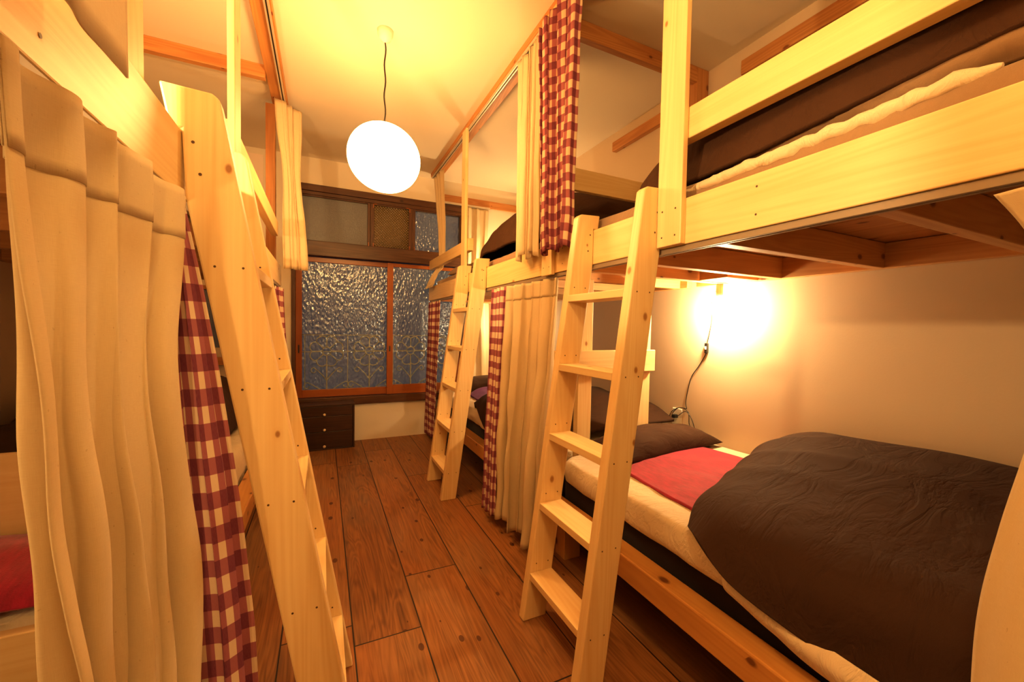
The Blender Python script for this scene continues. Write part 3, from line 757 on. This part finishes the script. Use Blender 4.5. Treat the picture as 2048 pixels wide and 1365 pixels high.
# window wall
curtain('window_curtain', 'short cream curtain on the window wall above the far right upper bunk', 'cream', (1.42, 3.82, 1.45),
    T0=(1.285, 3.845), T1=(1.51, 3.845), B0=(1.285, 3.82), B1=(1.47, 3.80), zt=2.24, zb=1.44, folds=2.5, at=.016, ab=.02, seed=44)
curtain('window_curtain', 'bright lamp-lit curtain on the window wall inside the far right lower bunk', 'cream', (1.5, 3.82, .5),
    T0=(1.30, 3.845), T1=(1.64, 3.845), B0=(1.33, 3.82), B1=(1.65, 3.82), zt=1.315, zb=.50, folds=3, at=.014, ab=.02, seed=46)

# ------------------------------------------------------------------ bedding
def mattress(label, x0, x1, y0, y1, z0, z1, seed, mat='sheet', amp=.012):
    """futon with rounded soft edges"""
    cx, cy = (x0 + x1) / 2, (y0 + y1) / 2; hx, hy = (x1 - x0) / 2, (y1 - y0) / 2
    prof = [(.0, .97), (.06, .99), (.25, 1), (.55, 1.0), (.82, .992), (.95, .975), (1.0, .94), (1.004, .85), (1.0, .6), (1.0, .3), (1.0, .0001)]
    rows = []; seg = 160
    for z, s in prof:
        row = []
        for j in range(seg + 1):
            a = 2 * math.pi * j / seg; c, s_ = math.cos(a), math.sin(a); k = 1 / max(abs(c) , abs(s_)); p = 26
            k = 1 / (abs(c) ** p + abs(s_) ** p) ** (1 / p)
            inset = (1 - s)
            if s > .9: X_, Y_ = c * k * (hx - inset * .4), s_ * k * (hy - inset * .4)
            else: X_, Y_ = c * k * hx * s, s_ * k * hy * s
            q = Vector((X_ * 9 + seed, Y_ * 9, z * 3)); w_ = amp * noise.noise(q) + amp * .5 * (.5 - abs(noise.noise(q * 2.1)))
            nx, ny = (c, s_)
            edge = 1 if s > .9 else 0
            row.append(Vector((cx + X_ + nx * w_ * edge, cy + Y_ + ny * w_ * edge, z0 + (z1 - z0) * z + (w_ * .6 if z > .6 else 0))))
        rows.append(row)
    uv = [[(j / seg, k / 10) for j in range(seg + 1)] for k in range(len(rows))]
    mb = MB().grid(rows, uv, flip=True)
    mb.face(list(reversed(rows[0][:-1])), [(0, 0)] * seg)
    o = single('futon_mattress', label, 'mattress', (cx, cy, z0), mb, M[mat], weld=True)
    return o
for lab, a, b in (('dark block added as the shaded gap below the near right lower mattress', YN + .03, 1.555), ('dark block added as the shaded gap below the far right lower mattress', 1.66, 3.78)):
    single('gap_shade_block', lab, 'mattress', (1.45, (a + b) / 2, .24), box(1.012, 1.89, a, b, .241, .352, axis=1), M['gapshade'], bevel=.01)  # added dark box: shade of the gap between mattress and rail, as colour
mattress('cream linen futon mattress on the near right lower bunk', .985, 1.895, YN + .03, 1.57, .353, .452, 2, amp=.016)
mattress('cream linen futon mattress on the far right lower bunk', .99, 1.895, 1.66, 3.78, .353, .452, 5, amp=.016)
mattress('brown covered futon mattress on the near right upper bunk', .956, 1.895, YN + .03, 1.56, 1.404, 1.475, 7, 'quilt', .006)
mattress('brown covered futon mattress on the far right upper bunk', .956, 1.895, 1.66, 3.78, 1.404, 1.475, 9, 'quilt', .006)
mattress('cream futon mattress end under the red blanket on the left', -1.22, -.365, 1.13, 1.43, .243, .43, 12)
mattress('cream futon mattress on the far left lower bunk', -1.22, -.37, 1.55, 2.98, .243, .43, 13)
mattress('cream futon mattress on the far left upper bunk', -1.22, -.30, 1.55, 2.98, 1.404, 1.48, 15)

# near right lower bunk
single('blanket', 'bright red fleece blanket spread on the near right lower bed', 'blanket', (1.42, 1.2, .45),
    net([[(1.10, .78, .452), (1.30, .80, .462), (1.55, .85, .468), (1.74, .88, .464)],
         [(1.105, .95, .458), (1.3, .97, .472), (1.55, 1.0, .474), (1.745, 1.02, .468)],
         [(1.125, 1.15, .460), (1.33, 1.18, .474), (1.55, 1.2, .476), (1.735, 1.25, .468)],
         [(1.14, 1.31, .460), (1.32, 1.36, .470), (1.5, 1.40, .470), (1.70, 1.455, .464)],
         [(1.14, 1.318, .446), (1.32, 1.37, .446), (1.5, 1.41, .446), (1.70, 1.465, .446)]], 60, 50, .010, 6, 3, .3), M['red'], solid=.012)
single('pillow', 'dark brown pillow at the head of the near right lower bed', 'pillow', (1.52, 1.45, .46),
    pillow_mb(1.50, 1.495, .452, .72, .27, .115, .10, seed=4, amp=.012), M['brown'], weld=True)
D = [[(1.02, .845, .44), (1.10, .895, .452), (1.30, .955, .462), (1.55, 1.04, .462), (1.72, 1.10, .462), (1.86, 1.13, .47)],
     [(.985, .845, .47), (1.08, .89, .51), (1.30, .945, .535), (1.55, 1.02, .56), (1.70, 1.07, .56), (1.86, 1.10, .53)],
     [(.935, .77, .475), (1.06, .80, .545), (1.30, .86, .585), (1.55, .92, .635), (1.72, .96, .635), (1.87, .98, .58)],
     [(.915, .66, .425), (1.0, .66, .54), (1.28, .72, .615), (1.55, .74, .675), (1.74, .76, .665), (1.88, .78, .60)],
     [(.935, .52, .39), (.985, .50, .53), (1.26, .52, .625), (1.55, .52, .695), (1.74, .54, .685), (1.88, .54, .62)],
     [(.965, .36, .37), (.99, .33, .53), (1.25, .32, .615), (1.55, .30, .675), (1.74, .30, .66), (1.88, .3, .61)],
     [(.965, .15, .37), (1.0, .12, .53), (1.25, .1, .60), (1.55, .05, .63), (1.74, .05, .62), (1.88, .05, .58)],
     [(.97, -.3, .37), (1.0, -.3, .51), (1.25, -.3, .57), (1.55, -.3, .58), (1.74, -.3, .57), (1.88, -.3, .54)]]
single('duvet', 'big dark brown duvet heaped over the near right lower bed', 'duvet', (1.4, .4, .45), net(D, 120, 110, .034, 3.0, 6, .5, (1.0, .42, .9), .03), M['brown'], solid=.016)
# turned sheet edge peeping below the duvet
single('under_sheet', 'rumpled cream sheet edge hanging below the dark duvet', 'sheet', (.97, .2, .4),
    net([[(.955, .70, .415), (.945, .69, .39), (.962, .68, .365), (.985, .66, .355)], [(.95, .50, .40), (.936, .5, .37), (.955, .5, .335), (.985, .5, .33)],
         [(.955, .25, .39), (.938, .25, .355), (.955, .25, .315), (.985, .25, .31)], [(.96, -.1, .39), (.94, -.1, .35), (.958, -.1, .315), (.985, -.1, .31)], [(.965, -.4, .39), (.945, -.4, .35), (.96, -.4, .315), (.985, -.4, .31)]], 110, 16, .006, 9, 9, .4), M['sheet'], solid=.006)
# far right lower bunk
single('pillow', 'grey brown pillow at the window end of the far right lower bed', 'pillow', (1.45, 3.5, .46), pillow_mb(1.45, 3.50, .447, .68, .36, .15, 0, seed=8, amp=.012), M['brown'], weld=True)
single('blanket', 'purple blanket on the far right lower bed', 'blanket', (1.3, 3.1, .46),
    net([[(1.10, 2.6, .462), (1.3, 2.6, .475), (1.75, 2.6, .47)], [(1.12, 2.95, .465), (1.3, 2.95, .50), (1.75, 2.95, .49)], [(1.14, 3.28, .465), (1.3, 3.28, .52), (1.75, 3.28, .50)]], 30, 30, .01, 6, 2, .3), M['purple'], solid=.014)
D2 = [[(1.02, 2.80, .455), (1.2, 2.82, .47), (1.55, 2.82, .47), (1.85, 2.82, .47)],
      [(.985, 2.70, .50), (1.15, 2.70, .575), (1.55, 2.70, .585), (1.86, 2.70, .55)],
      [(.965, 2.50, .43), (1.02, 2.48, .57), (1.5, 2.48, .635), (1.87, 2.48, .60)],
      [(.965, 2.35, .36), (.99, 2.3, .53), (1.5, 2.3, .645), (1.87, 2.3, .60)],
      [(.97, 2.0, .37), (.99, 2.0, .51), (1.5, 2.0, .62), (1.87, 2.0, .60)],
      [(.99, 1.72, .41), (1.0, 1.72, .47), (1.5, 1.72, .52), (1.87, 1.72, .52)]]
single('duvet', 'dark brown duvet on the far right lower bed behind the curtains', 'duvet', (1.4, 2.3, .45), net(D2, 60, 50, .022, 3.2, 12, .4, fine=.1), M['brown'], solid=.016)
# near right upper bunk
D3 = [[(1.02, 1.06, 1.478), (1.2, 1.10, 1.478), (1.5, 1.14, 1.478), (1.85, 1.16, 1.478)],
      [(.972, 1.07, 1.484), (1.12, 1.15, 1.60), (1.5, 1.22, 1.66), (1.86, 1.24, 1.62)],
      [(.968, .94, 1.484), (1.08, .96, 1.67), (1.45, .98, 1.75), (1.86, .98, 1.70)],
      [(.968, .75, 1.485), (1.05, .75, 1.68), (1.40, .75, 1.80), (1.86, .75, 1.74)],
      [(.968, .50, 1.50), (1.05, .48, 1.70), (1.36, .46, 1.84), (1.86, .46, 1.78)],
      [(.97, .28, 1.52), (1.05, .25, 1.72), (1.36, .2, 1.86), (1.86, .2, 1.78)],
      [(.98, -.1, 1.53), (1.05, -.1, 1.70), (1.36, -.1, 1.82), (1.86, -.1, 1.75)],
      [(1.0, -.5, 1.49), (1.05, -.5, 1.6), (1.36, -.5, 1.66), (1.86, -.5, 1.62)]]
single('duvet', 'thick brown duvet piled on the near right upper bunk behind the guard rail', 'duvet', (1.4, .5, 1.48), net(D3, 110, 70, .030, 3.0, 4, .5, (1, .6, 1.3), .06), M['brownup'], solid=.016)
roll = MB()
def rollpts():
    P = []
    for k in range(71):
        f = k / 70; y = .90 - f * .64; P.append((.9655, y, 1.455 + .022 * f + .004 * noise.noise(Vector((k * .35, 2, 1)))))
    return P
rp = rollpts(); roll.tube(rp, [(.0165 + .003 * noise.noise(Vector((k * .35, 5, 2)))) * min(1, .25 + (70 - k) * .16, .3 + k * .05) for k in range(71)], 14)
for k in range(len(roll.v)):
    v = roll.v[k]; roll.v[k] = v + Vector((.003 * noise.noise(v * 38), .008 * noise.noise(v * 30), .004 * noise.noise(Vector((v.x * 60, v.y * 45 + v.z * 60, v.z * 60)))))
single('rolled_sheet', 'pinkish cream rolled sheet edge lying along the near right upper rail', 'sheet', (.97, .5, 1.45), roll, M['sheet'], weld=True)
single('folded_blanket', 'tan folded blanket edge between the rolled sheet and the brown duvet on the upper bunk', 'blanket', (1.0, .4, 1.48),
    net([[(.99, .74, 1.48), (.975, .72, 1.496), (.99, .72, 1.503), (1.06, .72, 1.505)], [(.99, .5, 1.482), (.97, .5, 1.506), (.985, .5, 1.522), (1.06, .5, 1.53)],
         [(.99, .3, 1.485), (.968, .3, 1.515), (.985, .3, 1.54), (1.06, .3, 1.55)], [(.99, .16, 1.486), (.97, .15, 1.515), (.985, .15, 1.54), (1.06, .15, 1.55)]], 60, 16, .006, 16, 3, .6), M['quilt'], solid=.004)
# far right upper bunk
D4 = [[(1.03, 2.50, 1.476), (1.2, 2.56, 1.476), (1.5, 2.58, 1.476), (1.85, 2.58, 1.476)],
      [(.985, 2.56, 1.50), (1.12, 2.72, 1.55), (1.5, 2.74, 1.56), (1.86, 2.74, 1.56)],
      [(.98, 2.54, 1.53), (1.08, 2.70, 1.66), (1.45, 2.70, 1.70), (1.86, 2.70, 1.68)],
      [(.985, 2.3, 1.54), (1.08, 2.3, 1.74), (1.42, 2.3, 1.90), (1.86, 2.3, 1.86)],
      [(.985, 2.0, 1.53), (1.08, 2.0, 1.69), (1.42, 2.0, 1.85), (1.86, 2.0, 1.84)],
      [(.985, 1.83, 1.515), (1.08, 1.82, 1.62), (1.42, 1.80, 1.735), (1.86, 1.80, 1.74)],
      [(1.0, 1.72, 1.48), (1.08, 1.70, 1.52), (1.42, 1.68, 1.58), (1.86, 1.67, 1.60)]]
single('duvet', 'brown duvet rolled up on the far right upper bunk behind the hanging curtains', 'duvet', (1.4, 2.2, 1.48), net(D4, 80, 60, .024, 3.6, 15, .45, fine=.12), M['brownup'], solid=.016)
single('folded_blanket', 'crumpled beige blanket under the rolled duvet on the far right upper bunk', 'blanket', (1.1, 2.9, 1.48),
    pillow_mb(1.16, 2.86, 1.474, .36, .34, .07, 0, seed=17, amp=.03, nx=50, ny=40), M['quilt'], weld=True)
single('cushion', 'small tan cushion near the rail at the window end of the right upper bunk', 'cushion', (1.08, 3.2, 1.48), pillow_mb(1.13, 3.22, 1.474, .30, .34, .10, .1, seed=19, amp=.008), M['quilt'], weld=True)
# left bunks
single('blanket', 'bright red blanket folded on the left lower bed beside the cream curtain', 'blanket', (-.7, 1.27, .45),
    net([[(-1.15, 1.122, .47), (-.8, 1.122, .48), (-.40, 1.122, .465)], [(-1.15, 1.16, .50), (-.8, 1.16, .515), (-.385, 1.16, .50)], [(-1.15, 1.26, .52), (-.8, 1.26, .53), (-.38, 1.26, .51)],
         [(-1.15, 1.36, .51), (-.8, 1.36, .52), (-.385, 1.36, .505)], [(-1.15, 1.42, .48), (-.8, 1.42, .50), (-.39, 1.42, .48)]], 50, 40, .014, 7, 22, .3), M['red'], solid=.016)
single('duvet', 'dark duvet heap behind the pale end board on the left lower bunk', 'duvet', (-.8, 1.8, .45),
    net([[(-1.2, 1.56, .44), (-.95, 1.56, .44), (-.65, 1.56, .44), (-.41, 1.56, .44)], [(-1.2, 1.60, .60), (-.95, 1.60, .62), (-.65, 1.60, .70), (-.42, 1.60, .60)], [(-1.2, 1.75, .66), (-.95, 1.75, .70), (-.62, 1.75, .78), (-.42, 1.75, .62)],
         [(-1.2, 1.95, .62), (-.95, 1.95, .66), (-.65, 1.95, .66), (-.42, 1.95, .54)], [(-1.2, 2.1, .45), (-.95, 2.1, .45), (-.65, 2.1, .45), (-.43, 2.1, .45)]], 50, 50, .02, 4, 25, .4), M['brown'], solid=.016)
single('duvet', 'dark brown duvet standing at the far end of the left lower bunk', 'duvet', (-.8, 2.6, .45), pillow_mb(-.79, 2.59, .434, .78, .70, .31, 0, seed=28, amp=.03, p=6), M['brown'], weld=True)
single('pillow', 'cream pillow on the far left lower bed beside its rail', 'pillow', (-.6, 2.05, .44), pillow_mb(-.62, 2.10, .434, .46, .22, .07, .05, seed=29), M['sheet'], weld=True)
single('rolled_duvet', 'dark brown bundled duvet behind the guard rail of the far left upper bunk', 'duvet', (-.55, 2.6, 1.48), pillow_mb(-.52, 2.58, 1.484, .40, .50, .20, .0, seed=31, amp=.02), M['brown'], weld=True)

# ------------------------------------------------------------------ chest of drawers under the window
def chest():
    x0, x1, y0, y1, zt = -.223, .245, 3.67, 3.848, .382
    t = thing('drawer_chest', 'low dark stained chest of three drawers under the window sill', 'chest of drawers', ((x0 + x1) / 2, (y0 + y1) / 2, 0))
    m = MB(); m.box(x0, x1, y0 - .004, y1, zt - .014, zt); m.box(x0, x0 + .014, y0 - .002, y1, 0, zt - .014); m.box(x1 - .014, x1, y0 - .002, y1, 0, zt - .014); m.box(x0 + .014, x1 - .014, y1 - .01, y1, .0, zt - .014); m.box(x0 + .014, x1 - .014, y0, y1 - .01, 0, .012)
    part(t, 'chest_body', m, M['dark'], bevel=.0015)
    for za, zb, kz in ((.285, .366, .299), (.155, .283, .171), (.014, .153, .032)):
        d = part(t, 'drawer', box(x0 + .016, x1 - .016, y0, y0 + .15, za, zb, axis=0), M['dark'])
        rot = Matrix.Rotation(R(90), 3, 'X')
        part(d, 'knob', MB().lathe((.011, y0, kz), [(.0001, .020), (.008, .019), (.0115, .014), (.0115, .008), (.006, .004), (.005, 0)], 18, mat=rot), M['knob'], bevel=0, label='small round cream knob')
chest()

single('paper_sheet', 'pale pinkish sheet of paper pinned up beyond the left upper bunk', 'paper', (-.5, 3.865, 2.0), box(-.56, -.444, 3.872, 3.879, 1.95, 2.42), M['paper'])

# ------------------------------------------------------------------ lamps
def pendant(label, x, y, zc):
    t = thing('pendant_lamp', label, 'lamp', (x, y, ZC))
    part(t, 'ceiling_rose', MB().lathe((x, y, ZC), [(.0001, -.055), (.010, -.054), (.014, -.046), (.026, -.043), (.030, -.030), (.036, -.022), (.038, 0), (.0001, 0)], 28), M['white'], bevel=0)
    z0 = zc + .14
    part(t, 'cord', MB().tube([(x + .0035 * math.sin(k * .8), y + .003 * math.cos(k * .6), ZC - .05 + (z0 - ZC + .05) * k / 22) for k in range(23)], .0036, 8), M['black'], bevel=0)
    rot = Matrix.Rotation(R(14), 3, 'Y') @ Matrix.Rotation(R(-5), 3, 'X'); prof = []
    for k in range(33):
        a = -math.pi / 2 + math.pi * k / 32
        prof.append((max(.0001, .171 * math.cos(a) ** .92), .152 * math.sin(a)))
    part(t, 'shade', MB().lathe((x, y, zc), prof, 48, mat=rot), M['shade'], bevel=0, label='glowing white egg-shaped glass shade')
pendant('glowing white egg-shaped pendant lamp hanging on a dark cord from the ceiling', .268, 2.069, 1.863)

def wall_lamp(label, x, y, z, mat, zt, r=.036):
    t = thing('reading_lamp', label, 'lamp', (x, y, zt))
    part(t, 'lamp_socket', MB().lathe((x, y, z), [(.0001, zt - z), (.016, zt - z), (.018, r * .9), (.012, r * .7)], 18), M['white'], bevel=0)
    part(t, 'bulb', MB().lathe((x, y, z), [(max(.0001, r * math.cos(-math.pi / 2 + math.pi * k / 16)), r * math.sin(-math.pi / 2 + math.pi * k / 16)) for k in range(17)], 24), mat, bevel=0)
    return t
def lamp_near():
    t = wall_lamp('glaring reading bulb with black cord and switch on the right wall', 1.835, 1.42, 1.165, M['bulb'], 1.292)
    c = [(1.835, 1.44, 1.26), (1.88, 1.50, 1.20), (1.899, 1.51, 1.12), (1.899, 1.52, 1.05), (1.899, 1.535, .98), (1.899, 1.54, .93), (1.899, 1.58, .86), (1.899, 1.63, .79), (1.899, 1.65, .72), (1.899, 1.665, .64), (1.897, 1.655, .60)]
    V = [Vector(p) for p in c]; pts = [crom(V, k / 60) for k in range(61)]
    part(t, 'cord', MB().tube(pts, .0022, 6), M['black'], bevel=0)
    lp = [Vector(p) for p in ((1.897, 1.655, .60), (1.89, 1.70, .60), (1.885, 1.75, .57), (1.88, 1.76, .535), (1.885, 1.72, .54), (1.89, 1.66, .585), (1.89, 1.62, .56), (1.888, 1.59, .50), (1.888, 1.625, .515), (1.892, 1.64, .585), (1.89, 1.70, .60), (1.885, 1.745, .56), (1.88, 1.73, .545))]
    part(t, 'cord_loop', MB().tube([crom(lp, k / 70) for k in range(71)], .0022, 6), M['black'], bevel=0)
    s_ = part(t, 'cord_switch', box(1.888, 1.903, 1.526, 1.544, .93, .985), M['black'], bevel=.003)
    part(s_, 'switch_button', box(1.885, 1.889, 1.530, 1.540, .95, .967), M['white'], bevel=.001)
    part(t, 'plug', box(1.87, 1.897, 1.715, 1.74, .535, .555), M['black'], bevel=.003)
lamp_near()
single('wall_socket', 'cream double power socket on the right wall beside the pillow', 'socket', (1.9, 1.725, .47), box(1.897, 1.905, 1.69, 1.76, .46, .59), M['white'], bevel=.003)
wall_lamp('hidden glowing bulb behind the far lower bunk curtains', 1.74, 3.62, 1.12, M['bulb2'], 1.292)
t = thing('bedside_lamp', 'small glowing lamp on the far right upper bunk by the window curtain', 'lamp', (1.62, 3.60, 1.478))
part(t, 'lamp_base', MB().lathe((1.62, 3.60, 1.474), [(.0001, .03), (.03, .028), (.045, .0), (.0001, 0)], 20), M['white'], bevel=0)
part(t, 'bulb', MB().lathe((1.62, 3.60, 1.55), [(max(.0001, .036 * math.cos(-math.pi / 2 + math.pi * k / 16)), .046 * math.sin(-math.pi / 2 + math.pi * k / 16)) for k in range(17)], 24), M['bulb2'], bevel=0)

# ------------------------------------------------------------------ lights, world, camera
def point(name, loc, e, col, r):
    l = bpy.data.lights.new(name, 'POINT'); l.energy = e; l.color = col; l.shadow_soft_size = r
    o = bpy.data.objects.new(name, l); o.location = loc; COL.objects.link(o)
point('room_light_near', (.07, -.12, 2.10), 36, (1, .66, .26), .10)
point('lower_bunk_reading_light', (-.72, .40, .95), 9, (1, .64, .25), .03)
point('upper_bunk_reading_light', (-.70, .70, 1.583), 66, (1, .72, .34), .03)

wd = bpy.data.worlds.new('dusk'); SC.world = wd; wd.use_nodes = True
bg = wd.node_tree.nodes['Background']; bg.inputs[0].default_value = (.16, .20, .235, 1); bg.inputs[1].default_value = .34

cam = bpy.data.cameras.new('camera'); co = bpy.data.objects.new('camera', cam); COL.objects.link(co)
cam.sensor_width = 36; cam.lens = 804.45 / 2048 * 36; cam.clip_start = .02
yaw, pit, rol = R(25.1607), R(-1.88685), R(1.0088)
fwd = Vector((math.sin(yaw) * math.cos(pit), math.cos(yaw) * math.cos(pit), math.sin(pit)))
rt = Vector((math.cos(yaw), -math.sin(yaw), 0)); up = rt.cross(fwd)
r2 = rt * math.cos(rol) + up * math.sin(rol); u2 = -rt * math.sin(rol) + up * math.cos(rol)
mw = Matrix.Identity(4)
for i in range(3): mw[i][0] = r2[i]; mw[i][1] = u2[i]; mw[i][2] = -fwd[i]
mw.translation = (0, 0, 1.05); co.matrix_world = mw
SC.camera = co
SC.view_settings.view_transform = 'Standard'; SC.view_settings.look = 'None'
SC.view_settings.exposure = 0; SC.view_settings.gamma = .88
SC.cycles.use_denoising = True
SC.cycles.use_adaptive_sampling = True; SC.cycles.adaptive_threshold = .08
SC.cycles.max_bounces = 6; SC.cycles.diffuse_bounces = 4; SC.cycles.transparent_max_bounces = 8
SC.cycles.sample_clamp_indirect = 8
